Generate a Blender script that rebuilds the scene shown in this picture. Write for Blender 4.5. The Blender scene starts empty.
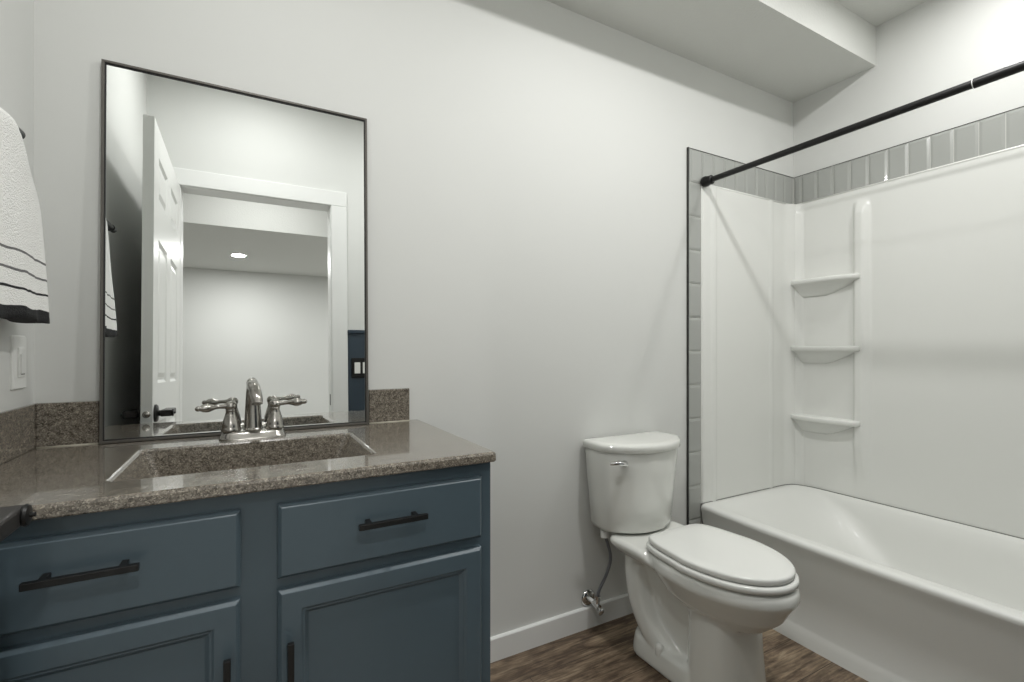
import bpy, bmesh, math, random
from mathutils import Vector, Matrix
random.seed(3)
S = bpy.context.scene
COL = S.collection
PI = math.pi

# ------------------------------------------------------------------ camera
cam_d = bpy.data.cameras.new('camera')
cam = bpy.data.objects.new('camera', cam_d); COL.objects.link(cam)
cam.location = (0.0, -1.5614, 1.1313)
cam.rotation_euler = (PI/2, 0, math.radians(-28.886))
cam_d.sensor_width = 36.0; cam_d.lens = 480.5/1024*36.0
cam_d.shift_y = 7.2/1024; cam_d.clip_start = 0.01
S.camera = cam
# ------------------------------------------------------------------ world / exposure
w = bpy.data.worlds.new('world'); S.world = w; w.use_nodes = True
w.node_tree.nodes['Background'].inputs[0].default_value = (.5, .52, .55, 1)
w.node_tree.nodes['Background'].inputs[1].default_value = 0.15
S.view_settings.view_transform = 'Standard'; S.view_settings.look = 'None'
S.view_settings.gamma = 1.0; S.view_settings.use_curve_mapping = False
S.view_settings.exposure = 0.0
# ------------------------------------------------------------------ lamps (recessed cans of bathroom and hall, plus added hall fill)
WARM = (1.0, .995, .98)
CANS = [(.06, -.92, 2.66, 8.4), (1.25, -.92, 2.66, 15.0), (2.2, -.92, 2.66, 5.8)]
HALL_CAN_AND_FILLS = [(-.07, -3.76, 2.2, 19.0), (1.9, -3.76, 2.2, 22.0), (.1, -2.15, 2.66, 12.0)]  # first can shows in the mirror; the others are unseen, added as fill
def can_lamp(x, y, z, power, parent):
    l = bpy.data.lights.new('can_lamp', 'AREA'); l.shape = 'DISK'; l.size = .11
    l.energy = power; l.color = WARM
    o = bpy.data.objects.new('can_lamp', l); COL.objects.link(o)
    o.parent = parent; o.location = (0, 0, -.012)

# ------------------------------------------------------------------ helpers
def lin(c):
    return tuple(((v/255)/12.92 if v/255 <= .04045 else ((v/255+.055)/1.055)**2.4) for v in c) + (1,)
def mat(name, col, rough=.5, metal=0, spec=.5, coat=0, bump=None, emit=None):
    m = bpy.data.materials.new(name); m.use_nodes = True; nt = m.node_tree
    b = nt.nodes['Principled BSDF']
    b.inputs['Base Color'].default_value = lin(col); b.inputs['Roughness'].default_value = rough
    b.inputs['Metallic'].default_value = metal; b.inputs['Specular IOR Level'].default_value = spec
    b.inputs['Coat Weight'].default_value = coat; b.inputs['Coat Roughness'].default_value = .05
    tc = nt.nodes.new('ShaderNodeTexCoord')
    n = nt.nodes.new('ShaderNodeTexNoise'); nt.links.new(tc.outputs['Object'], n.inputs['Vector'])
    sc, st, dist = bump or (60, .03, .002)
    n.inputs['Scale'].default_value = sc; n.inputs['Detail'].default_value = 3
    bp = nt.nodes.new('ShaderNodeBump'); bp.inputs['Strength'].default_value = st; bp.inputs['Distance'].default_value = dist
    nt.links.new(n.outputs['Fac'], bp.inputs['Height']); nt.links.new(bp.outputs['Normal'], b.inputs['Normal'])
    if emit:
        b.inputs['Emission Color'].default_value = (1, .98, .94, 1); b.inputs['Emission Strength'].default_value = emit
    return m
def nd(nt, typ, **kw):
    n = nt.nodes.new(typ)
    for k, v in kw.items():
        if k in n.inputs.keys(): n.inputs[k].default_value = v
        else: setattr(n, k, v)
    return n
def ramp(nt, fac, stops, interp='LINEAR'):
    r = nt.nodes.new('ShaderNodeValToRGB'); r.color_ramp.interpolation = interp
    e = r.color_ramp.elements
    e[0].position, e[0].color = stops[0][0], lin(stops[0][1])
    e[1].position, e[1].color = stops[1][0], lin(stops[1][1])
    for p, c in stops[2:]:
        k = e.new(p); k.color = lin(c)
    nt.links.new(fac, r.inputs['Fac']); return r.outputs['Color']
def mix(nt, fac, a, b, typ='MIX'):
    m = nt.nodes.new('ShaderNodeMix'); m.data_type = 'RGBA'; m.blend_type = typ
    for i, v in ((0, fac), (6, a), (7, b)):
        if hasattr(v, 'node'): nt.links.new(v, m.inputs[i])
        else: m.inputs[i].default_value = v
    return m.outputs[2]

M = {}
M['wall'] = mat('wall_paint', (213, 214, 211), .62, bump=(260, .12, .001))
M['ceil'] = mat('ceiling_paint', (214, 215, 211), .85, bump=(110, .5, .003))
M['trim'] = mat('white_trim', (228, 229, 227), .35)
M['door'] = mat('white_door_paint', (228, 229, 226), .38)
M['porc'] = mat('porcelain', (226, 227, 222), .1, coat=.3, bump=(4, .01, .001))
M['seat'] = mat('seat_plastic', (232, 233, 229), .22)
M['acryl'] = mat('tub_acrylic', (229, 230, 226), .36, coat=.05, bump=(3, .02, .002))
M['surr'] = mat('surround_acrylic', (227, 228, 224), .24, bump=(2.5, .05, .004))
M['blue'] = mat('blue_cabinet_paint', (72, 86, 94), .33, bump=(300, .05, .0006))
M['navy'] = mat('navy_wainscot_paint', (44, 58, 70), .45)
M['black'] = mat('matte_black_metal', (22, 22, 22), .38, metal=.3)
M['blk_handle'] = mat('dark_grey_lever_metal', (62, 60, 59), .42, metal=.6)
M['nickel'] = mat('brushed_nickel', (176, 173, 168), .18, metal=1)
M['chrome'] = mat('chrome', (215, 215, 215), .07, metal=1)
M['frame'] = mat('dark_frame_metal', (98, 95, 90), .36, metal=.35)
M['fblack'] = mat('frame_inner_lip', (16, 16, 16), .5)
M['mirror'] = mat('mirror_silver', (243, 245, 244), 0.0, metal=1, bump=(1, 0, .001))
M['edge'] = mat('tile_edge_metal', (62, 62, 60), .4, metal=.5)
M['grout'] = mat('pale_grout', (200, 201, 196), .8)
M['tile'] = mat('grey_glazed_tile', (164, 166, 162), .2, coat=.2, bump=(12, .05, .002))
M['plastic'] = mat('white_plastic', (232, 233, 230), .35)
M['braid'] = mat('grey_braided_hose', (120, 122, 128), .4, metal=.5, bump=(500, .6, .002))
M['caulk'] = mat('clear_caulk', (170, 165, 150), .4)
M['lens'] = mat('lit_lamp_lens', (255, 252, 245), .5, emit=9)
M['seal_grey'] = mat('grey_sealant', (128, 129, 124), .6)

def floor_mat():
    m = bpy.data.materials.new('wood_look_planks'); m.use_nodes = True; nt = m.node_tree
    b = nt.nodes['Principled BSDF']; tc = nt.nodes.new('ShaderNodeTexCoord')
    mp = nd(nt, 'ShaderNodeMapping'); mp.inputs['Location'].default_value = (.35, .147, 0)
    nt.links.new(tc.outputs['Object'], mp.inputs[0])
    br = nd(nt, 'ShaderNodeTexBrick', offset=.37, offset_frequency=2)
    for k, v in (('Scale', 1.0), ('Mortar Size', .0016), ('Brick Width', 1.2), ('Row Height', .152), ('Mortar Smooth', .3), ('Bias', 0.0)):
        br.inputs[k].default_value = v
    br.inputs['Color1'].default_value = (0, 0, 0, 1); br.inputs['Color2'].default_value = (1, 1, 1, 1)
    br.inputs['Mortar'].default_value = (.5, .5, .5, 1)
    nt.links.new(mp.outputs[0], br.inputs['Vector'])
    # grain stretched along the planks; shifted from plank to plank
    off = nd(nt, 'ShaderNodeVectorMath', operation='MULTIPLY'); off.inputs[1].default_value = (7, 3, 5)
    nt.links.new(br.outputs['Color'], off.inputs[0])
    add = nd(nt, 'ShaderNodeVectorMath', operation='ADD'); nt.links.new(mp.outputs[0], add.inputs[0]); nt.links.new(off.outputs[0], add.inputs[1])
    mp2 = nd(nt, 'ShaderNodeMapping'); mp2.inputs['Scale'].default_value = (1.0, 4.0, 1); nt.links.new(add.outputs[0], mp2.inputs[0])
    n1 = nd(nt, 'ShaderNodeTexNoise'); n1.inputs['Scale'].default_value = 6.5; n1.inputs['Detail'].default_value = 9; n1.inputs['Roughness'].default_value = .68; n1.inputs['Distortion'].default_value = .5
    nt.links.new(mp2.outputs[0], n1.inputs['Vector'])
    mp3 = nd(nt, 'ShaderNodeMapping'); mp3.inputs['Scale'].default_value = (5, 70, 1); nt.links.new(add.outputs[0], mp3.inputs[0])
    n2 = nd(nt, 'ShaderNodeTexNoise'); n2.inputs['Scale'].default_value = 2.0; n2.inputs['Detail'].default_value = 6; nt.links.new(mp3.outputs[0], n2.inputs['Vector'])
    c1 = ramp(nt, n1.outputs['Fac'], [(.30, (76, 62, 50)), (.72, (214, 196, 168)), (.43, (126, 107, 89)), (.57, (174, 154, 130))])
    c2 = ramp(nt, n2.outputs['Fac'], [(.35, (150, 146, 142)), (.65, (255, 255, 255))])
    c = mix(nt, .75, c1, c2, 'MULTIPLY')
    tone = ramp(nt, br.outputs['Color'], [(0, (190, 186, 182)), (1, (255, 252, 248))])
    c = mix(nt, .8, c, tone, 'MULTIPLY')
    c = mix(nt, br.outputs['Fac'], c, lin((62, 50, 42)))
    nt.links.new(c, b.inputs['Base Color']); b.inputs['Roughness'].default_value = .5
    bp = nd(nt, 'ShaderNodeBump'); bp.inputs['Strength'].default_value = .25; bp.inputs['Distance'].default_value = .002
    nt.links.new(n2.outputs['Fac'], bp.inputs['Height']); nt.links.new(bp.outputs['Normal'], b.inputs['Normal'])
    return m
M['floor'] = floor_mat()
M['hall_bounce'] = mat('pale_hall_bounce_floor', (196, 194, 190), .95, bump=(220, .9, .006))  # invented covering for the unseen hall floor, pale to bounce light upward

def stone_mat():
    m = bpy.data.materials.new('speckled_brown_stone'); m.use_nodes = True; nt = m.node_tree
    b = nt.nodes['Principled BSDF']; tc = nt.nodes.new('ShaderNodeTexCoord')
    v = nd(nt, 'ShaderNodeTexVoronoi'); v.inputs['Scale'].default_value = 470; nt.links.new(tc.outputs['Object'], v.inputs['Vector'])
    sep = nd(nt, 'ShaderNodeSeparateColor'); nt.links.new(v.outputs['Color'], sep.inputs[0])
    c = ramp(nt, sep.outputs[0], [(0, (62, 57, 50)), (1, (214, 206, 190)), (.2, (88, 81, 72)), (.48, (120, 112, 101)), (.76, (142, 134, 122)), (.92, (172, 163, 148))], 'CONSTANT')
    n = nd(nt, 'ShaderNodeTexNoise'); n.inputs['Scale'].default_value = 90; n.inputs['Detail'].default_value = 4
    nt.links.new(tc.outputs['Object'], n.inputs['Vector'])
    c2 = ramp(nt, n.outputs['Fac'], [(.35, (60, 55, 48)), (.65, (158, 150, 137))])
    c = mix(nt, .35, c, c2)
    nt.links.new(c, b.inputs['Base Color']); b.inputs['Roughness'].default_value = .25
    b.inputs['Coat Weight'].default_value = .9; b.inputs['Coat Roughness'].default_value = .05
    return m
M['stone'] = stone_mat()

def towel_mat():
    m = bpy.data.materials.new('white_terry_with_black_stripes'); m.use_nodes = True; nt = m.node_tree
    b = nt.nodes['Principled BSDF']; tc = nt.nodes.new('ShaderNodeTexCoord')
    sx = nd(nt, 'ShaderNodeSeparateXYZ'); nt.links.new(tc.outputs['Object'], sx.inputs[0])
    n = nd(nt, 'ShaderNodeTexNoise'); n.inputs['Scale'].default_value = 14; nt.links.new(tc.outputs['Object'], n.inputs['Vector'])
    ma = nd(nt, 'ShaderNodeMath', operation='MULTIPLY_ADD'); ma.inputs[1].default_value = .012; nt.links.new(n.outputs['Fac'], ma.inputs[0]); nt.links.new(sx.outputs['Z'], ma.inputs[2])
    mr = nd(nt, 'ShaderNodeMapRange'); mr.inputs['From Min'].default_value = 0; mr.inputs['From Max'].default_value = .4
    nt.links.new(ma.outputs[0], mr.inputs['Value'])
    W, G, K = (240, 240, 237), (112, 112, 112), (26, 26, 28)
    def p(z): return (z+.006)/.4
    c = ramp(nt, mr.outputs[0], [(0, K), (1, W), (p(.021), W), (p(.053), K), (p(.0575), W), (p(.086), G), (p(.0905), W), (p(.121), G), (p(.1255), W)], 'CONSTANT')
    nt.links.new(c, b.inputs['Base Color']); b.inputs['Roughness'].default_value = .95
    n3 = nd(nt, 'ShaderNodeTexNoise'); n3.inputs['Scale'].default_value = 330; nt.links.new(tc.outputs['Object'], n3.inputs['Vector'])
    bp = nd(nt, 'ShaderNodeBump'); bp.inputs['Strength'].default_value = .8; bp.inputs['Distance'].default_value = .004
    nt.links.new(n3.outputs['Fac'], bp.inputs['Height']); nt.links.new(bp.outputs['Normal'], b.inputs['Normal'])
    return m
M['towel'] = towel_mat()

def build(name, bm, m, parent=None, smooth=False, bevel=0, loc=None):
    bmesh.ops.recalc_face_normals(bm, faces=bm.faces[:])
    me = bpy.data.meshes.new(name); bm.to_mesh(me); bm.free()
    for mm in (m if isinstance(m, list) else [m]): me.materials.append(mm)
    o = bpy.data.objects.new(name, me); COL.objects.link(o)
    if loc: o.location = loc
    if parent: o.parent = parent
    if smooth:
        for p in me.polygons: p.use_smooth = True
    if bevel:
        bv = o.modifiers.new('bevel', 'BEVEL'); bv.width = bevel; bv.segments = 2; bv.limit_method = 'ANGLE'; bv.angle_limit = .6
    return o
def sharp(o, ang=40):
    me = o.data
    for p in me.polygons: p.use_smooth = True
    b = bmesh.new(); b.from_mesh(me)
    for e in b.edges:
        if len(e.link_faces) == 2 and e.calc_face_angle(0) > math.radians(ang): e.smooth = False
    b.to_mesh(me); b.free(); return o
def empty(name, loc=(0, 0, 0), rot=(0, 0, 0)):
    o = bpy.data.objects.new(name, None); COL.objects.link(o); o.location = loc; o.rotation_euler = rot; o.empty_display_size = .05
    return o
def tag(o, label, cat, group=None):
    o['label'] = label; o['category'] = cat
    if group: o['group'] = group
    return o
def struct(o): o['kind'] = 'structure'; return o
def box(bm, x0, x1, y0, y1, z0, z1):
    r = bmesh.ops.create_cube(bm, size=1)
    for v in r['verts']:
        v.co = Vector((x0+(v.co.x+.5)*(x1-x0), y0+(v.co.y+.5)*(y1-y0), z0+(v.co.z+.5)*(z1-z0)))
    return r['verts']
def loft(bm, rings, cap0=True, cap1=True):
    V = [[bm.verts.new(p) for p in r] for r in rings]
    n = len(V[0])
    for a, b in zip(V, V[1:]):
        for i in range(n):
            j = (i+1) % n
            bm.faces.new((a[i], a[j], b[j], b[i]))
    if cap0: bm.faces.new(V[0][::-1])
    if cap1: bm.faces.new(V[-1])
    return V
def rr(x0, x1, y0, y1, r, z, m=6, s=6):
    """rounded rectangle ring, same point count whatever its size"""
    P = []
    hx, hy = (x1-x0)/2, (y1-y0)/2; cx, cy = (x0+x1)/2, (y0+y1)/2
    r = min(r, hx, hy)
    C = [(hx-r, hy-r, 0), (-hx+r, hy-r, PI/2), (-hx+r, -hy+r, PI), (hx-r, -hy+r, 1.5*PI)]
    for k, (a, b, t0) in enumerate(C):
        for i in range(m+1):
            t = t0+PI/2*i/m; P.append((cx+a+r*math.cos(t), cy+b+r*math.sin(t), z))
        a2, b2, t2 = C[(k+1) % 4]
        p = Vector(P[-1]); q = Vector((cx+a2+r*math.cos(t2), cy+b2+r*math.sin(t2), z))
        for i in range(1, s+1): P.append(tuple(p.lerp(q, i/(s+1))))
    return P
def nest(bm, x0, x1, z0, z1, rings, y=0, sgn=-1, back=True):
    """nested rectangles in the XZ plane; rings = (inset, depth towards the front)"""
    V = []
    for ins, d in rings:
        V.append([bm.verts.new(p) for p in ((x0+ins, y+sgn*d, z0+ins), (x1-ins, y+sgn*d, z0+ins), (x1-ins, y+sgn*d, z1-ins), (x0+ins, y+sgn*d, z1-ins))])
    for a, b in zip(V, V[1:]):
        for i in range(4):
            j = (i+1) % 4; bm.faces.new((a[i], a[j], b[j], b[i]))
    bm.faces.new(V[-1])
    if back: bm.faces.new(V[0][::-1])
def lathe(bm, prof, mtx=None, n=28):
    rings = []
    for r, z in prof:
        rings.append([Vector((max(r, 1e-5)*math.cos(2*PI*i/n), max(r, 1e-5)*math.sin(2*PI*i/n), z)) for i in range(n)])
    if mtx: rings = [[mtx @ p for p in r] for r in rings]
    loft(bm, rings)
def axis_m(loc, d):
    q = Vector((0, 0, 1)).rotation_difference(Vector(d).normalized())
    return Matrix.Translation(loc) @ q.to_matrix().to_4x4()
def cyl(bm, p, q, r, n=20, r2=None):
    p, q = Vector(p), Vector(q); L = (q-p).length
    lathe(bm, [(r, 0), (r2 if r2 is not None else r, L)], axis_m(p, q-p), n)
def catmull(P, k=10):
    P = [Vector(p) for p in P]; Q = [P[0]*2-P[1]]+P+[P[-1]*2-P[-2]]; out = []
    for i in range(1, len(Q)-2):
        a, b, c, d = Q[i-1:i+3]
        for j in range(k):
            t = j/k; out.append(.5*((2*b)+(c-a)*t+(2*a-5*b+4*c-d)*t*t+(3*b-a-3*c+d)*t**3))
    out.append(P[-1]); return out
def tube(bm, P, rad, n=14, k=8, flat=1.0):
    pts = catmull(P, k); N = len(pts)
    rr_ = (lambda t: rad) if not callable(rad) else rad
    T = [(pts[min(i+1, N-1)]-pts[max(i-1, 0)]).normalized() for i in range(N)]
    u = T[0].orthogonal().normalized()
    if flat != 1.0: u = (Vector((1, 0, 0))-T[0]*T[0].x).normalized()
    rings = []
    for i in range(N):
        u = (u-T[i]*u.dot(T[i])).normalized(); v = T[i].cross(u); r = rr_(i/(N-1))
        rings.append([pts[i]+(u*math.cos(2*PI*a/n)*flat+v*math.sin(2*PI*a/n))*r for a in range(n)])
    loft(bm, rings)

# ================================================================== SETTING
XL, XR, YF, ZC = -.447, 2.621, -1.476, 2.66
T = .115
def slab(name, x0, x1, y0, y1, z0, z1, m):
    bm = bmesh.new(); box(bm, x0, x1, y0, y1, z0, z1); return struct(build(name, bm, m))
slab('floor', XL-.1, XR+.1, YF-T, .1, -.05, 0, M['floor'])
slab('wall_back', XL-.1, XR+.1, 0, .1, 0, ZC+.05, M['wall'])
slab('wall_left', XL-.1, XL, YF, 0, 0, ZC+.05, M['wall'])
slab('wall_right', XR, XR+.1, YF, 0, 0, ZC+.05, M['wall'])
slab('ceiling', XL-.1, XR+.1, YF-T, .1, ZC, ZC+.08, M['ceil'])
slab('soffit', XL, XR, -.396, 0, 2.475, ZC, M['ceil'])
# front wall with the doorway the camera stands in
DX0, DX1, DH = -.301, .434, 2.042
bm = bmesh.new()
box(bm, XL-.1, DX0-.018, YF-T, YF, 0, ZC+.05); box(bm, DX1+.018, XR+.1, YF-T, YF, 0, ZC+.05)
box(bm, DX0-.018, DX1+.018, YF-T, YF, DH+.018, ZC+.05)
struct(build('wall_front', bm, M['wall']))
bm = bmesh.new()      # jamb lining and casings
box(bm, DX0-.018, DX0, YF-T, YF, 0, DH+.018); box(bm, DX1, DX1+.018, YF-T, YF, 0, DH+.018); box(bm, DX0-.018, DX1+.018, YF-T, YF, DH, DH+.018)
for y0, y1 in ((YF, YF+.012), (YF-T-.012, YF-T)):
    box(bm, DX0-.092, DX0-.004, y0, y1, 0, DH+.004); box(bm, DX1+.004, DX1+.092, y0, y1, 0, DH+.004)
    box(bm, DX0-.092, DX1+.092, y0, y1, DH+.004, DH+.092)
o = struct(build('trim_1', bm, M['trim'], bevel=.003))
bm = bmesh.new(); box(bm, DX1-.0015, DX1+.0005, YF-.055, YF-.030, .86, .925)
struct(build('strike_plate', bm, M['black'], o, bevel=.0004))
# baseboard on the back wall
def baseboard(name, x0, x1, flip=False):
    bm = bmesh.new(); h, t = .085, .013
    pr = [(0, 0), (t, 0), (t, h-.005), (t*.75, h-.001), (t*.5, h), (0, h)]
    y0 = YF if flip else 0; s = 1 if flip else -1
    A = [bm.verts.new((x0, y0+s*p, z)) for p, z in pr]; B = [bm.verts.new((x1, y0+s*p, z)) for p, z in pr]
    for i in range(len(pr)): j = (i+1) % len(pr); bm.faces.new((A[i], A[j], B[j], B[i]))
    bm.faces.new(A); bm.faces.new(B[::-1])
    return struct(build(name, bm, M['trim']))
baseboard('baseboard_back', .498, 1.786)
# navy wainscot on the front wall beside the doorway (seen in the mirror)
bm = bmesh.new(); box(bm, DX1+.094, 1.80, YF, YF+.008, 0, 1.285); box(bm, DX1+.094, 1.80, YF, YF+.018, 1.285, 1.305)
struct(build('trim_2', bm, M['navy'], bevel=.002))

# hall beyond the doorway (reflected in the mirror)
YH = -4.62
HX0, HX1 = -2.2, 3.2
slab('hall_floor', HX0, HX1, YH, YF-T, -.05, 0, M['hall_bounce'])
slab('wall_hall_far', HX0, HX1, YH-.1, YH, 0, 2.72, M['wall'])
slab('wall_hall_left', HX0-.1, HX0, YH, YF-T, 0, 2.72, M['wall'])
slab('wall_hall_right', HX1, HX1+.1, YH, YF-T, 0, 2.72, M['wall'])
bm = bmesh.new(); box(bm, HX0, XL-.1, YF-T, YF-T+.05, 0, 2.72); box(bm, XR+.1, HX1, YF-T, YF-T+.05, 0, 2.72)
struct(build('wall_hall_near', bm, M['wall']))
slab('hall_ceiling', HX0, HX1, -2.78, YF-T, ZC, ZC+.08, M['ceil'])
slab('hall_soffit', HX0, HX1, YH, -2.78, 2.2, ZC+.08, M['ceil'])

# ------------------------------------------------------------------ recessed lights
def can(x, y, z, p, label):
    r = empty('recessed_light', (x, y, z)); tag(r, label, 'ceiling light', 'recessed ceiling lights')
    bm = bmesh.new(); lathe(bm, [(.048, 0), (.075, 0), (.075, -.003), (.066, -.007), (.048, -.004)], n=40); sharp(build('trim_ring', bm, M['plastic'], r))
    bm = bmesh.new(); lathe(bm, [(0, -.001), (.05, -.001), (.05, -.005), (0, -.0065)], n=40); sharp(build('lens', bm, M['lens'], r))
    can_lamp(x, y, z, p, r)
names = ['white round recessed light in the ceiling above the vanity', 'white round recessed light in the ceiling in front of the toilet', 'white round recessed light in the ceiling over the bathtub']
for c, n in zip(CANS, names): can(*c, n)
names = ['lit round recessed light in the lowered hall ceiling, seen in the mirror through the doorway', 'added unseen fill light in the lowered hall ceiling, further right', 'added unseen fill light in the high hall ceiling just outside the doorway']
for c, n in zip(HALL_CAN_AND_FILLS, names): can(*c, n)

# ------------------------------------------------------------------ door (hinged open, seen in the mirror)
root = struct(empty('door_1', (-.303, -1.474, 0)))
W_, H_, TH = .80, 2.018, .035
def six_panel():
    bm = bmesh.new()
    ys = [0, .11, .345, .455, .69, W_]; zs = [.012, .22, .88, 1.03, 1.59, 1.745, 1.916, 2.03]
    # faces at x=0 (right) and x=-TH (left); y runs from hinge to latch
    for x, s in ((0, 1), (-TH, -1)):
        for i in range(5):
            for j in range(7):
                y0, y1, z0, z1 = ys[i], ys[i+1], zs[j], zs[j+1]
                prof = [(0, 0)]
                if i in (1, 3) and j in (1, 3, 5): prof = [(0, 0), (.012, -.007), (.022, -.007), (.040, -.001)]
                V = [[bm.verts.new((x+s*d, y0+a, z0+a)), bm.verts.new((x+s*d, y1-a, z0+a)), bm.verts.new((x+s*d, y1-a, z1-a)), bm.verts.new((x+s*d, y0+a, z1-a))] for a, d in prof]
                V = V if len(V) > 1 else V
                for A, B in zip(V, V[1:]):
                    for k in range(4): l = (k+1) % 4; bm.faces.new((A[k], A[l], B[l], B[k]))
                bm.faces.new(V[-1])
    for (a, b) in (((0, .012), (W_, .012)), ((W_, .012), (W_, 2.03)), ((W_, 2.03), (0, 2.03)), ((0, 2.03), (0, .012))):
        bm.faces.new([bm.verts.new(p) for p in ((0, a[0], a[1]), (0, b[0], b[1]), (-TH, b[0], b[1]), (-TH, a[0], a[1]))])
    bmesh.ops.remove_doubles(bm, verts=bm.verts[:], dist=.0002)
    return bm
build('door_leaf', six_panel(), M['door'], root)
LZ, LY = .918, W_-.052
for s in (1, -1):
    x0 = 0 if s == 1 else -TH
    h = empty('lever_handle', (x0, LY, LZ)); h.parent = root
    # parts kept as meshes under the door: rosette with neck, and the flat lever
    bm = bmesh.new(); lathe(bm, [(.033, 0), (.033, .006), (.029, .010), (.011, .012), (.010, .035)], axis_m((0, 0, 0), (s, 0, 0)), 32)
    sharp(build('rosette', bm, M['black'], h))
    bm = bmesh.new()
    xa, xb = (s*.018, s*.054)
    box(bm, min(xa, xb), max(xa, xb), -.118, .014, -.013, .012)
    build('lever', bm, M['blk_handle'], h, bevel=.004)
    bm = bmesh.new(); lathe(bm, [(.0135, 0), (.0145, .003), (.0125, .006), (.003, .007), (.003, .012), (0, .0125)], axis_m((s*.053, .002, 0), (s, 0, 0)), 20)
    sharp(build('lock_button', bm, M['black'], h))
bm = bmesh.new(); box(bm, -TH/2-.0125, -TH/2+.0125, W_-.001, W_+.0015, LZ-.028, LZ+.028)
build('latch_plate', bm, M['trim'], root, bevel=.001)
bm = bmesh.new(); lathe(bm, [(.0125, 0), (.0125, .002), (.009, .004), (.0085, .010), (.005, .0125), (0, .013)], axis_m((-TH/2, W_+.0012, LZ), (0, 1, 0)), 24)
sharp(build('latch_bolt', bm, M['nickel'], root), 60)

# ================================================================== VANITY CABINET
CF = -.555
van = tag(empty('vanity_cabinet', (.022, -.28, 0)), 'blue-grey painted vanity cabinet with black bar handles under the speckled stone top', 'cabinet')
vp = lambda o: (setattr(o, 'location', Vector(o.location)-van.location), o)[1]
bm = bmesh.new()
box(bm, -.443, -.425, CF+.018, -.003, .10, .871); box(bm, .4785, .4965, CF+.018, -.003, 0, .871)
box(bm, -.425, .4785, -.015, -.003, .10, .871); box(bm, -.425, .4785, CF+.018, -.015, .10, .118)
vp(build('carcass', bm, M['blue'], van))
bm = bmesh.new(); box(bm, -.443, .470, CF+.075, CF+.09, 0, .10); vp(build('toe_kick', bm, M['blue'], van))
bm = bmesh.new()
for a in ((-.443, -.400, .10, .871), (-.035, .075, .10, .871), (.445, .4975, .10, .871)): box(bm, a[0], a[1], CF, CF+.018, a[2], a[3])
for a in ((-.400, -.035), (.075, .445)):
    for z0, z1 in ((.835, .871), (.66, .72), (.10, .14)): box(bm, a[0], a[1], CF+.0002, CF+.018, z0, z1)
vp(build('face_frame', bm, M['blue'], van))
def bar_handle(L, vertical, parent, loc):
    bm = bmesh.new()
    box(bm, -L/2, L/2, -.034, -.024, -.0055, .0055)
    for s in (-1, 1): box(bm, s*(L/2-.022)-.005, s*(L/2-.022)+.005, -.025, 0, -.005, .005)
    if vertical: bmesh.ops.rotate(bm, verts=bm.verts[:], cent=(0, 0, 0), matrix=Matrix.Rotation(PI/2, 3, 'Y'))
    o = build('handle', bm, M['black'], parent, bevel=.0012); o.location = loc; return o
DP = [(0, 0), (0, .012), (.0065, .019)]
DR = [(0, 0), (0, .012), (.0065, .019), (.040, .019), (.044, .0155), (.047, .0155), (.054, .009), (.062, .009)]
for (x0, x1, hx) in ((-.428, -.0100, -.220), (.050, .469, .2595)):
    cx = (x0+x1)/2
    bm = bmesh.new(); nest(bm, x0-cx, x1-cx, -.0695, .0695, DP)
    d = build('drawer', bm, M['blue'], van, loc=(cx-van.location.x, CF-van.location.y, .7705), bevel=.001)
    bar_handle(.139, False, d, (hx-cx, -.019, .0125))
for (x0, x1, hx) in ((-.428, -.0105, -.030), (.050, .469, .070)):
    cx = (x0+x1)/2; z0, z1 = .128, .6795; cz = (z0+z1)/2
    bm = bmesh.new(); nest(bm, x0-cx, x1-cx, z0-cz, z1-cz, DR)
    d = build('door', bm, M['blue'], van, loc=(cx-van.location.x, CF-van.location.y, cz), bevel=.001)
    bar_handle(.145, True, d, (hx-cx, -.019, .595-.0725-cz))

# ------------------------------------------------------------------ stone top with integral basin
ZT = .894
top = tag(empty('countertop', (.022, -.29, ZT)), 'glossy speckled brown stone vanity top with an integrated rectangular sink', 'countertop')
tp = lambda o: (setattr(o, 'location', Vector(o.location)-top.location), o)[1]
X0, X1, Y0, Y1 = -.446, .502, -.580, -.001
bx0, bx1, by0, by1 = -.215, .252, -.466, -.160
R = []
for ins, z in ((.002, .8715), (0, .874), (0, .888), (.002, .892), (.005, ZT)): R.append(rr(X0+ins, X1-ins, Y0+ins, Y1-ins, .006, z))
def brr(ix, iy0, iy1, r, z): return rr(bx0+ix, bx1-ix, by0+iy0, by1-iy1, r, z)
R += [brr(-.006, -.006, -.006, .016, ZT), brr(-.002, -.002, -.002, .014, ZT-.001), brr(.001, .001, .001, .014, ZT-.005)]
bm = bmesh.new(); loft(bm, R, cap0=False, cap1=False)
# underside ring
bmesh.ops.remove_doubles(bm, verts=bm.verts[:], dist=1e-5)
tp(build('slab', bm, M['stone'], top))
R = [brr(.001, .001, .001, .014, ZT-.005), brr(.034, .010, .008, .016, ZT-.085), brr(.042, .016, .012, .02, ZT-.105), brr(.055, .03, .026, .02, ZT-.118), brr(.075, .05, .045, .02, ZT-.124), brr(.2, .13, .13, .01, ZT-.127)]
bm = bmesh.new(); loft(bm, R, cap0=False, cap1=True)
o = tp(build('basin', bm, M['stone'], top)); sm = o.modifiers.new('thick', 'SOLIDIFY'); sm.thickness = .008; sm.offset = 1
bm = bmesh.new(); lathe(bm, [(0, 0), (.021, 0), (.021, .002), (.014, .0035), (.013, .001), (0, .004)], Matrix.Translation((.018, -.30, ZT-.1275)), 28)
sharp(tp(build('drain', bm, M['nickel'], top)))
for n, a in (('backsplash', (-.438, -.322, -.020, -.001)), ('backsplash', (.337, .467, -.020, -.001)), ('side_splash', (-.446, -.438, -.560, -.001))):
    bm = bmesh.new(); box(bm, a[0], a[1], a[2], a[3], ZT+.0005, 1.000); tp(build(n, bm, M['stone'], top, bevel=.002))
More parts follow.
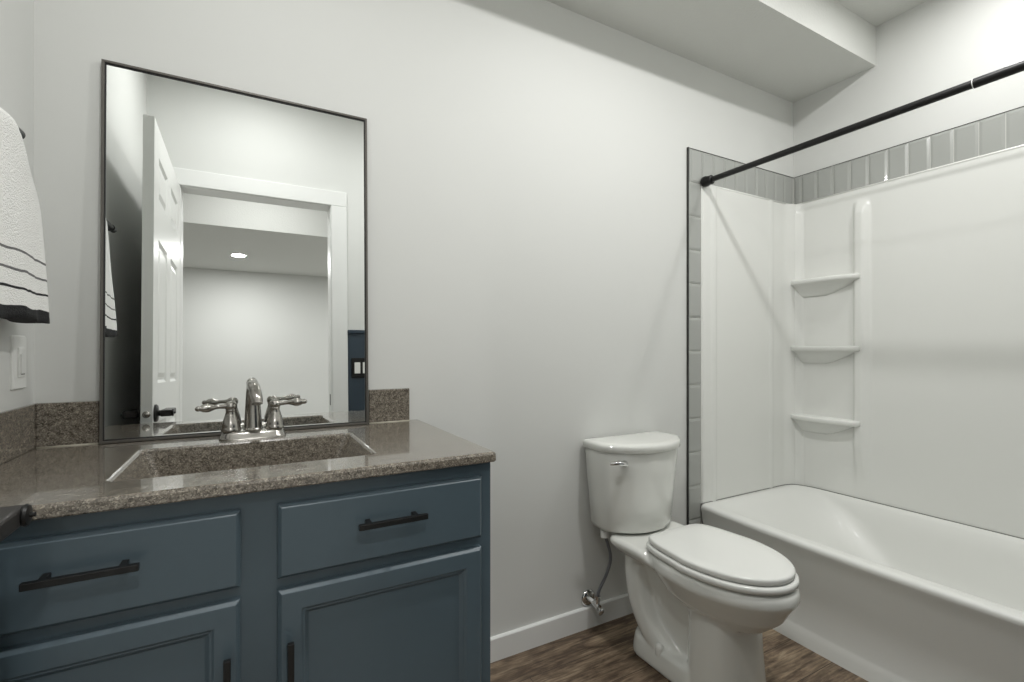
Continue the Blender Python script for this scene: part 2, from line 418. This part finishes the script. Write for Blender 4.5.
for a, b in (((-.437, -.020, ZT), (-.322, -.020, ZT)), ((.337, -.020, ZT), (.467, -.020, ZT))):
    bm = bmesh.new(); cyl(bm, a, b, .0028, 8); tp(build('caulk_bead', bm, M['caulk'], top, True))

# ------------------------------------------------------------------ faucet
FX, FY = .015, -.107
fa = tag(empty('faucet', (FX, FY, ZT)), 'brushed nickel two-handle faucet with teardrop levers standing behind the sink', 'faucet')
bm = bmesh.new()
def stad(hx, hy, z): return rr(-hx, hx, -hy, hy, hy*.98, z, 8, 4)
loft(bm, [stad(.079, .032, 0), stad(.079, .032, .004), stad(.076, .029, .007), stad(.073, .027, .015), stad(.069, .022, .020), stad(.062, .016, .022)])
sharp(build('base_plate', bm, M['nickel'], fa), 60)
bm = bmesh.new()
# body tapers upward, then arcs over towards the user and ends in a flat outlet
path = [(0, .012, .018), (-.0005, .012, .055), (-.001, .010, .095), (-.002, -.001, .126), (-.002, -.026, .140), (.002, -.058, .134), (.006, -.084, .114), (.007, -.092, .098)]
def rs(t): return .0225-.0080*min(t/.45, 1)-.001*max(0, t-.45)/.55
tube(bm, path, rs, 20, 8, 1.0)
lathe(bm, [(.0245, .015), (.0245, .022), (.0215, .026)], Matrix.Translation((0, .010, 0)), 28)
sharp(build('spout', bm, M['nickel'], fa), 50)
bm = bmesh.new(); lathe(bm, [(.003, 0), (.003, .05), (.0055, .052), (.006, .058), (.004, .062), (0, .063)], Matrix.Translation((0, .026, .018)), 12); build('lift_rod', bm, M['nickel'], fa, True)
for s in (-1, 1):
    h = empty('handle', (s*.0515, 0, .0215)); h.parent = fa
    bm = bmesh.new()
    lathe(bm, [(.0225, -.001), (.0235, .004), (.0215, .008), (.0215, .013), (.019, .024), (.0145, .040), (.0115, .050), (.0125, .053), (.0125, .056), (.010, .058)], n=28)
    sharp(build('handle_base', bm, M['nickel'], h), 60)
    bm = bmesh.new()
    lathe(bm, [(0, .055), (.012, .056), (.0145, .061), (.0145, .068), (.011, .074), (.005, .077), (0, .078)], n=24)
    ang = math.radians(14 if s > 0 else 20)
    d = Vector((s*math.cos(ang), -math.sin(ang), -.02 if s < 0 else .05))
    lathe(bm, [(.0075, .008), (.006, .018), (.0050, .028), (.0055, .036), (.0078, .043), (.0105, .050), (.0112, .056), (.0098, .064), (.007, .069), (.0062, .071), (.0070, .074), (.0060, .078), (.003, .081), (0, .082)], axis_m((0, 0, .0655), d), 20)
    sharp(build('lever', bm, M['nickel'], h), 60)

# ------------------------------------------------------------------ mirror leaning back against the wall
mi = tag(empty('wall_mirror', (.0065, -.030, ZT+.0012), (-.0223, 0, 0)), 'large rectangular mirror in a thin dark metal frame standing on the vanity top', 'mirror')
MW, MH, fw = .3250, .960, .0075
def fr(bm, ox, oz0, oz1, w, y0, y1):
    box(bm, -ox, ox, y0, y1, oz0, oz0+w); box(bm, -ox, ox, y0, y1, oz1-w, oz1)
    box(bm, -ox, -ox+w, y0, y1, oz0+w, oz1-w); box(bm, ox-w, ox, y0, y1, oz0+w, oz1-w)
bm = bmesh.new(); fr(bm, MW, 0, MH, .006, -.006, .0075); build('frame', bm, M['frame'], mi, bevel=.0008)
bm = bmesh.new(); fr(bm, MW-.006, .006, MH-.006, .0028, -.003, .002); build('inner_lip', bm, M['fblack'], mi)
bm = bmesh.new(); box(bm, -MW+.006, MW-.006, 0, .005, .006, MH-.006); build('glass', bm, M['mirror'], mi)

# ------------------------------------------------------------------ light switches
sw = tag(empty('light_switch', (XL, -.0975, 1.100)), 'white single dimmer switch on the left wall below the towel', 'light switch')
bm = bmesh.new(); loft(bm, [rr(-.036, .036, -.060, .060, .004, 0), rr(-.036, .036, -.060, .060, .004, .003), rr(-.033, .033, -.057, .057, .004, .006)])
bmesh.ops.transform(bm, matrix=Matrix(((0, 0, 1, 0), (1, 0, 0, 0), (0, 1, 0, 0), (0, 0, 0, 1))), verts=bm.verts[:])
sharp(build('wall_plate', bm, M['plastic'], sw), 30)
bm = bmesh.new(); box(bm, .005, .0095, -.0165, .0165, -.033, .033); build('rocker', bm, M['plastic'], sw, bevel=.0015)
bm = bmesh.new(); box(bm, .009, .0105, -.008, .010, -.0275, -.0255); build('indicator', bm, M['seal_grey'], sw)
bm = bmesh.new(); box(bm, .009, .0125, -.013, -.006, -.024, .018); build('slider', bm, M['plastic'], sw, bevel=.001)
sw = tag(empty('light_switch', (.604, YF+.008, 1.077)), 'black double switch plate with white rockers on the navy wainscot, seen in the mirror', 'light switch')
bm = bmesh.new(); box(bm, -.058, .058, 0, .006, -.06, .06); build('wall_plate', bm, M['black'], sw, bevel=.002)
for s in (-1, 1):
    bm = bmesh.new(); box(bm, s*.024-.0165, s*.024+.0165, .005, .010, -.033, .033); build('rocker', bm, M['plastic'], sw, bevel=.0015)

# ------------------------------------------------------------------ towel bar and towel
tb = tag(empty('towel_bar', (XL, -.395, 1.548)), 'black towel bar on the left wall beside the mirror', 'towel bar')
bm = bmesh.new(); cyl(bm, (.057, -.112, 0), (.057, .112, 0), .0075, 16); sharp(build('bar', bm, M['black'], tb))
for s in (-1, 1):
    bm = bmesh.new(); lathe(bm, [(.022, 0), (.022, .006), (.010, .010), (.009, .057)], axis_m((0, s*.104, 0), (1, 0, 0)), 24)
    lathe(bm, [(.0105, -.014), (.0105, .014)], axis_m((.057, s*.104, 0), (0, 1, 0)), 20)
    sharp(build('post', bm, M['black'], tb))
TX, TY, TZ = XL+.052, -.345, 1.188
rings = []
NT = 96; NZ = 44
for k in range(NZ+1):
    t = k/NZ                                   # 0 bottom .. 1 top
    z = t*.376
    if t > .93: z = .3497+math.sin((t-.93)/.07*PI/2)*.0263
    rt = .226-.060*t-.02*t*t-.105*max(0, (t-.6)/.4)**1.8   # towards the back wall
    lf = .195-.11*t-.04*max(0, t-.6)                  # towards the camera
    th = .016+.008*(1-t)
    if t > .93: th *= math.sqrt(max(.02, 1-((t-.93)/.07)**2)); rt -= .0
    ring = []
    for i in range(NT):
        a = 2*PI*i/NT
        cy = math.cos(a); sy = math.sin(a)
        y = (rt if cy > 0 else lf)*abs(cy)**.8*(1 if cy > 0 else -1)
        fold = (.0045*math.sin(y*34+.8*math.sin(3*t))+.0015*math.sin(y*80+2*t))*(1.1-t*.8)*(1-.6*abs(cy)**3)
        x = th*abs(sy)**.8*(1 if sy > 0 else -1)+fold
        ring.append((x, y, z+.004*math.sin(y*28)*(1-t)))
    rings.append(ring)
bm = bmesh.new(); loft(bm, rings)
o = build('towel', bm, M['towel'], None, True, loc=(TX, TY, TZ))
tag(o, 'white towel with black stripes and black hem hanging on the left wall', 'towel')

# ================================================================== TILE BORDER AROUND THE SURROUND
def tile(bm, a0, a1, z0, z1, plane, g=.0016):
    """one bevelled tile; plane 'b' = back wall (a is x), 'r' = right wall (a is y)"""
    prof = [(g, .002), (g, .0055), (g+.010, .0085)]
    V = []
    for ins, d in prof:
        q = []
        for a, z in ((a0+ins, z0+ins), (a1-ins, z0+ins), (a1-ins, z1-ins), (a0+ins, z1-ins)):
            q.append(bm.verts.new((a, -d, z) if plane == 'b' else (XR-d, a, z)))
        V.append(q)
    for A, B in zip(V, V[1:]):
        for k in range(4): l = (k+1) % 4; bm.faces.new((A[k], A[l], B[l], B[k]))
    bm.faces.new(V[-1])
ZB, ZTT = 1.904, 2.061
grb = bmesh.new(); box(grb, 1.790, XR, -.004, 0, ZB, ZTT); box(grb, 1.790, 1.880, -.004, 0, .0, ZB)
gr = struct(build('trim_3', grb, M['grout']))
bm = bmesh.new()
x = XR-.013
while x > 1.80:
    tile(bm, max(x-.080, 1.791), x, ZB, ZTT, 'b'); x -= .080
z = ZB
while z > .02:
    tile(bm, 1.791, 1.880, max(z-.1575, 0.0), z, 'b'); z -= .1575
struct(build('grey_tiles', bm, M['tile'], gr))
bm = bmesh.new(); box(bm, 1.787, 1.790, -.011, 0, 0, ZTT+.0015); box(bm, 1.790, XR, -.0075, 0, ZTT, ZTT+.0015)
struct(build('edge_strip', bm, M['edge'], gr))
grb = bmesh.new(); box(grb, XR-.004, XR, YF, -.009, ZB, ZTT); gr = struct(build('trim_4', grb, M['grout']))
bm = bmesh.new()
tile(bm, -.049, -.009, ZB, ZTT, 'r'); y = -.049
while y > YF+.02:
    tile(bm, max(y-.0795, YF+.001), y, ZB, ZTT, 'r'); y -= .0795
struct(build('grey_tiles', bm, M['tile'], gr))
bm = bmesh.new(); box(bm, XR-.0075, XR, YF, -.009, ZTT, ZTT+.0015); struct(build('edge_strip', bm, M['edge'], gr))

# ================================================================== BATHTUB
RZ = .398
tub = tag(empty('bathtub', (2.24, -.735, 0)), 'white alcove bathtub with a bowed apron beneath the shower surround', 'bathtub')
def bow(ring, k=.041, inx=0.0):
    out = []
    for x, y, z in ring:
        wgt = max(0, min(1, (2.58-x)/.66))
        b = k*(1-((y+.735)/.735)**2)
        out.append((x-b*wgt+inx*wgt, y, z))
    return out
TX0, TX1, TY0, TY1 = 1.869, XR-.001, YF+.002, -.0095
def t(ix0, ix1, iy0, iy1, r, z, k=.041): return bow(rr(TX0+ix0, TX1-ix1, TY0+iy0, TY1-iy1, r, z, 10, 24), k)
def apron(ring, k0, k1):
    return ring
R = [t(.010, 0, 0, 0, .004, .0, .032), t(.012, 0, 0, 0, .004, .006, .032), t(.024, 0, 0, 0, .004, .030, .036), t(.036, 0, 0, 0, .004, .054, .040), t(.042, 0, 0, 0, .004, .062, .041)]
R += [t(.030, 0, 0, 0, .004, .20, .041), t(.014, 0, 0, 0, .004, .32, .041), t(.006, 0, 0, 0, .004, .362, .041), t(.001, 0, 0, 0, .006, .376, .041), t(0, 0, 0, 0, .008, .384, .041)]
R.append(t(.003, 0, .002, .001, .010, .392, .041)); R.append(t(.010, 0, .004, .002, .012, .3975, .041)); R.append(t(.022, .001, .008, .004, .02, RZ+.001, .041))
R.append(t(.050, .026, .05, .035, .07, RZ+.001, .038)); R.append(t(.062, .036, .06, .055, .10, RZ-.004, .038)); R.append(t(.074, .046, .075, .08, .12, RZ-.016, .032))
R.append(t(.095, .064, .10, .16, .20, RZ-.08, .04)); R.append(t(.12, .09, .13, .27, .25, RZ-.20, .035)); R.append(t(.15, .12, .17, .36, .22, .12, .03)); R.append(t(.20, .17, .24, .40, .12, .085, .02)); R.append(t(.30, .27, .4, .5, .05, .082, .0))
bm = bmesh.new(); loft(bm, R)
for v in bm.verts: v.co -= Vector(tub.location)
sharp(build('shell', bm, M['acryl'], tub), 50)
bm = bmesh.new(); lathe(bm, [(0, 0), (.035, 0), (.035, .003), (.02, .004), (0, .002)], Matrix.Translation((2.25-2.24, -1.2+.735, .0825)), 28); sharp(build('drain', bm, M['chrome'], tub))
# grey sealant where the walls of the surround meet the rim
bm = bmesh.new(); tube(bm, [(1.872, -.0135, RZ+.002), (2.2, -.0135, RZ+.002), (2.48, -.0140, RZ+.002), (2.545, -.022, RZ+.002), (2.572, -.036, RZ+.002), (2.590, -.062, RZ+.002), (2.602, -.10, RZ+.002), (2.606, -.18, RZ+.002), (2.6075, -.7, RZ+.002), (2.6075, YF+.01, RZ+.002)], .0026, 8, 8)
for v in bm.verts: v.co -= Vector(tub.location)
build('sealant_line', bm, M['seal_grey'], tub, True)

# ================================================================== SHOWER SURROUND
sur = tag(empty('shower_surround', (2.25, -.7, RZ)), 'white moulded shower surround panels with corner shelves above the bathtub', 'shower surround')
def ss(a, b, x):
    t_ = max(0, min(1, (x-a)/(b-a))); return t_*t_*(3-2*t_)
def grid_panel(name, us, zs, f):
    bm = bmesh.new(); V = [[bm.verts.new(Vector(f(u, z))-sur.location) for z in zs] for u in us]
    for i in range(len(us)-1):
        for j in range(len(zs)-1): bm.faces.new((V[i][j], V[i+1][j], V[i+1][j+1], V[i][j+1]))
    o = build(name, bm, M['surr'], sur, True); return o
def seq(a, b, n): return [a+(b-a)*i/n for i in range(n+1)]
def back_f(y, z):       # panel on the right wall; y from 0 (corner) to front wall
    d = .008
    rib = ss(-.385, -.350, y)*(1-ss(-.325, -.300, y))
    d += .025*rib*(1-ss(1.78, 1.87, z))*ss(.46, .66, z)
    col = ss(-.075, -.02, y)
    d += .030*col**1.3*(1-.6*ss(1.84, 1.90, z))
    d += .006*ss(1.862, 1.885, z)
    return (XR-.004-d, y, z)
ys = seq(YF+.002, -.45, 10)[:-1]+seq(-.45, -.24, 42)[:-1]+seq(-.24, -.10, 8)[:-1]+seq(-.10, -.012, 22)
o = grid_panel('back_panel', ys, seq(RZ+.001, 1.70, 20)[:-1]+seq(1.70, ZB+.003, 26), back_f)
def end_f(x, z):        # panel on the back wall; x from 1.878 to the corner
    d = .0115*ss(1.876, 1.884, x)
    d += .004*(ss(1.93, 1.955, x)*(1-ss(1.965, 1.985, x)))
    d += .022*ss(2.50, 2.60, x)**1.4
    d += .003*(ss(2.38, 2.40, x)*(1-ss(2.41, 2.43, x)))
    return (x, -.001-d, z)
xs = seq(1.877, 1.99, 30)[:-1]+seq(1.99, 2.36, 6)[:-1]+seq(2.36, 2.604, 40)
grid_panel('end_panel', xs, seq(RZ+.001, ZB+.003, 24), end_f)
bm = bmesh.new()   # rounded top lip of both panels
cyl(bm, (1.877, -.008, ZB+.003), (2.604, -.010, ZB+.003), .006, 10); cyl(bm, (XR-.014, -.01, ZB+.003), (XR-.014, YF+.002, ZB+.003), .006, 10)
for v in bm.verts: v.co -= Vector(sur.location)
build('top_lip', bm, M['surr'], sur, True)
for zt in (1.492, 1.142, .778):
    bm = bmesh.new(); n = 40; R = []
    # outline: wide shallow bow from the corner post to the rib; section shrinks below into a curved bracket
    for zz, sc, wy in ((0, .90, .995), (-.002, .96, 1.0), (-.006, 1.0, 1.0), (-.020, 1.0, 1.0), (-.024, .95, .985), (-.030, .70, .90), (-.042, .50, .80), (-.060, .34, .66), (-.078, .20, .50), (-.090, .08, .34)):
        ring = []
        yc = -.178+.045*(1-wy)*2.0; hy = .169*wy
        for i in range(n+1):
            a = PI*i/n; y = yc+hy*math.cos(a)
            dep = .062*sc*abs(math.sin(a))**.55
            ring.append((XR-.012-.012*sc-dep, y, zt+zz))
        ring += [(XR-.006, yc-hy, zt+zz), (XR-.006, yc+hy, zt+zz)]
        R.append(ring)
    loft(bm, R)
    for v in bm.verts: v.co -= Vector(sur.location)
    sharp(build('shelf', bm, M['surr'], sur), 60)

# ------------------------------------------------------------------ curtain rod
cr = tag(empty('shower_curtain_rod', (1.888, -.74, 1.914)), 'black tension shower curtain rod spanning the alcove above the bathtub', 'curtain rod')
bm = bmesh.new(); cyl(bm, (0, .70, 0), (0, -.235, .002), .0128, 24); sharp(build('inner_tube', bm, M['black'], cr))
bm = bmesh.new(); cyl(bm, (0, -.235, .002), (0, -.715, .004), .0146, 24); sharp(build('outer_tube', bm, M['black'], cr))
bm = bmesh.new(); cyl(bm, (0, -.234, .002), (0, -.236, .002), .0150, 24); sharp(build('joint_ring', bm, M['plastic'], cr))
for s in (1, -1):
    ye = .728 if s > 0 else -.734
    bm = bmesh.new(); lathe(bm, [(.022, 0), (.0245, .003), (.0245, .018), (.021, .026), (.021, .046), (.016, .050)], axis_m((0, ye, 0), (0, -s, 0)), 28)
    sharp(build('end_cap', bm, M['black'], cr), 50)

# ================================================================== TOILET
TC = 1.392
to = tag(empty('toilet', (TC, -.37, 0)), 'white two-piece toilet with closed lid between the vanity and the bathtub', 'toilet')
tl = to.location
def egg(yc, hw, Lf, Lb, z, nf=2.0, nb=2.6, N=64, cx=TC):
    P = []
    for i in range(N):
        a = 2*PI*i/N; c, s_ = math.cos(a), math.sin(a)     # c>0 -> front (-y)
        n_ = nf if c > 0 else nb
        x = hw*abs(s_)**(2/n_)*(1 if s_ >= 0 else -1); y = (Lf if c > 0 else Lb)*abs(c)**(2/n_)*(1 if c > 0 else -1)
        P.append((cx+x, yc-y, z))
    return P
def sub(bm):
    for v in bm.verts: v.co -= Vector(tl)
    return bm
bm = bmesh.new()
loft(bm, [egg(-.47, .165, .245, .20, .412), egg(-.47, .174, .256, .21, .408), egg(-.47, .179, .263, .215, .395), egg(-.47, .181, .265, .215, .374), egg(-.47, .173, .255, .205, .358), egg(-.47, .160, .238, .19, .332), egg(-.475, .146, .218, .165, .304), egg(-.485, .122, .182, .14, .280), egg(-.50, .095, .140, .11, .255)])
loft(bm, [egg(-.512, w_, f_, b_, z_, 2.8, 3.0, cx=TC-.006) for w_, f_, b_, z_ in ((.114, .084, .088, .31), (.114, .087, .091, .24), (.117, .092, .092, .15), (.123, .099, .092, .06), (.126, .104, .092, .002))])
# deck under the tank
loft(bm, [rr(TC-.165, TC+.165, -.30, -.118, .03, .412), rr(TC-.176, TC+.176, -.31, -.110, .035, .404), rr(TC-.176, TC+.176, -.32, -.110, .035, .388), rr(TC-.158, TC+.158, -.36, -.12, .04, .366), rr(TC-.115, TC+.115, -.38, -.12, .05, .335)])
# inner body and foot flange
loft(bm, [rr(TC-.110, TC+.110, -.43, -.13, .05, .37), rr(TC-.085, TC+.085, -.46, -.16, .05, .25), rr(TC-.078, TC+.078, -.46, -.20, .05, .12), rr(TC-.080, TC+.080, -.46, -.20, .05, .04)])
loft(bm, [rr(TC-.118, TC+.118, -.50, -.185, .07, .078), rr(TC-.132, TC+.132, -.51, -.175, .08, .068), rr(TC-.140, TC+.140, -.52, -.170, .085, .03), rr(TC-.142, TC+.142, -.52, -.168, .085, .002)])
for s in (-1, 1):
    tube(bm, [(TC+s*.085, -.190, .36), (TC+s*.093, -.195, .29), (TC+s*.094, -.215, .20), (TC+s*.090, -.255, .125), (TC+s*.085, -.31, .075), (TC+s*.08, -.37, .04)], .048, 16, 8)
o = build('bowl', sub(bm), M['porc'], to, True)
rm = o.modifiers.new('remesh', 'REMESH'); rm.mode = 'VOXEL'; rm.voxel_size = .0055; rm.use_smooth_shade = True
sm = o.modifiers.new('smooth', 'SMOOTH'); sm.factor = .5; sm.iterations = 9
for s in (-1, 1):
    bm = bmesh.new(); lathe(bm, [(.0165, .055), (.0165, .080), (.014, .089), (.008, .094), (0, .095)], Matrix.Translation((TC+s*.121, -.335, 0)), 24)
    sharp(build('bolt_cap', sub(bm), M['seat'], to), 60)
# seat and lid
def seat_ring(off, z):
    P = []
    N = 96; yc = -.475
    for i in range(N):
        a = 2*PI*i/N; c, s_ = math.cos(a), math.sin(a)
        if c > 0: x = (.179+off)*abs(s_)**(2/2.05); y = (.253+off*1.3)*abs(c)**(2/2.05)
        else:
            y = -(.207+off)*abs(c)**(2/9.0); x = (.179+off)*abs(s_)**(2/9.0)
            x *= 1-.21*(abs(y)/.207)**1.7
        P.append((TC+x*(1 if s_ >= 0 else -1), yc-y, z))
    return P
bm = bmesh.new(); loft(bm, [seat_ring(-.012, .4135), seat_ring(-.004, .4145), seat_ring(.0, .419), seat_ring(.0, .430), seat_ring(-.003, .4345), seat_ring(-.012, .436)])
sharp(build('seat', sub(bm), M['seat'], to), 70)
bm = bmesh.new(); loft(bm, [seat_ring(-.015, .4385), seat_ring(-.010, .4395), seat_ring(-.008, .442), seat_ring(-.008, .453), seat_ring(-.010, .4565), seat_ring(-.015, .4585), seat_ring(-.05, .461), seat_ring(-.12, .462)])
sharp(build('lid', sub(bm), M['seat'], to), 70)
bm = bmesh.new()
for s in (-1, 1): cyl(bm, (TC+s*.06-.03, -.262, .432), (TC+s*.06+.03, -.262, .432), .011, 16)
box(bm, TC-.095, TC+.095, -.270, -.252, .413, .436)
sharp(build('hinge', sub(bm), M['seat'], to))
# tank: flat back, bulging front
def tank_ring(hw, yb, ye, yf, z, r=.02):
    P = []; n = 40
    for i in range(n+1):                 # front curve from left to right
        u = -1+2*i/n; x = hw*math.copysign(1-(1-abs(u))**1.0, u)
        y = ye+(yf-ye)*(1-abs(u)**2.3)
        P.append([TC-.010+x, y, z])
    # rounded front corners
    for q in (0, n): P[q][1] += .012
    P[0][0] += .0; P.append([TC-.010+hw, yb-.006, z]); P.append([TC-.010+hw-.006, yb, z])
    P.append([TC-.010-hw+.006, yb, z]); P.append([TC-.010-hw, yb-.006, z])
    return [tuple(p) for p in P]
bm = bmesh.new(); loft(bm, [tank_ring(.150, -.045, -.10, -.175, .416), tank_ring(.168, -.030, -.115, -.200, .424), tank_ring(.176, -.024, -.120, -.208, .440), tank_ring(.182, -.020, -.122, -.214, .54), tank_ring(.192, -.018, -.125, -.224, .64), tank_ring(.199, -.018, -.128, -.232, .728), tank_ring(.198, -.019, -.127, -.231, .7345)])
sharp(build('tank', sub(bm), M['porc'], to), 45)
bm = bmesh.new(); loft(bm, [tank_ring(.203, -.014, -.130, -.238, .7355), tank_ring(.207, -.012, -.133, -.243, .739), tank_ring(.208, -.012, -.134, -.244, .757), tank_ring(.206, -.013, -.132, -.242, .763), tank_ring(.199, -.018, -.125, -.234, .7675), tank_ring(.18, -.03, -.11, -.21, .7695), tank_ring(.12, -.05, -.09, -.16, .771)])
sharp(build('tank_lid', sub(bm), M['porc'], to), 60)
# flush lever
bm = bmesh.new(); px, py = TC-.152, -.190
lathe(bm, [(.013, 0), (.013, .006), (.009, .010), (.008, .016)], axis_m((px, py+.004, .698), (-.35, -1, 0)), 20)
tube(bm, [(px-.004, py-.014, .698), (px-.020, py-.014, .703), (px-.045, py-.008, .706), (px-.068, py+.004, .705)], lambda t_: .0078-.002*t_+.002*math.sin(PI*t_), 12, 6)
sharp(build('flush_lever', sub(bm), M['chrome'], to), 60)

# ------------------------------------------------------------------ water supply valve
EX, EZ = 1.214, .118
sv = tag(empty('water_supply_valve', (EX, 0, EZ)), 'chrome shut-off valve with braided hose below the toilet tank', 'valve')
bm = bmesh.new(); lathe(bm, [(.034, 0), (.034, .003), (.026, .009), (.012, .011), (.012, 0.004)], axis_m((0, -.001, 0), (0, -1, 0)), 32); sharp(build('escutcheon', bm, M['chrome'], sv), 60)
bm = bmesh.new(); cyl(bm, (0, -.004, 0), (0, -.046, -.002), .0085, 16); sharp(build('pipe', bm, M['plastic'], sv))
bm = bmesh.new(); cyl(bm, (0, -.040, -.001), (0, -.070, -.010), .0125, 16); cyl(bm, (0, -.058, -.006), (.003, -.058, .022), .009, 14); cyl(bm, (.003, -.058, .018), (.004, -.058, .032), .0115, 6)
sharp(build('valve_body', bm, M['chrome'], sv))
bm = bmesh.new(); cyl(bm, (0, -.070, -.010), (0, -.083, -.018), .005, 12)
lathe(bm, [(0, 0), (.018, .001), (.019, .006), (.014, .011), (0, .012)], axis_m((0, -.080, -.016), (0, -1, -.7)) @ Matrix.Diagonal((.62, 1, 1, 1)), 24); sharp(build('knob', bm, M['chrome'], sv), 60)
bm = bmesh.new(); tube(bm, [(.004, -.058, .030), (.010, -.060, .055), (.038, -.070, .115), (.052, -.078, .175), (.038, -.080, .235), (.020, -.080, .278)], .0062, 12, 8); build('hose', bm, M['braid'], sv, True)
bm = bmesh.new(); cyl(bm, (.020, -.080, .270), (.020, -.080, .2975), .016, 12, .017); sharp(build('tank_nut', bm, M['plastic'], sv))
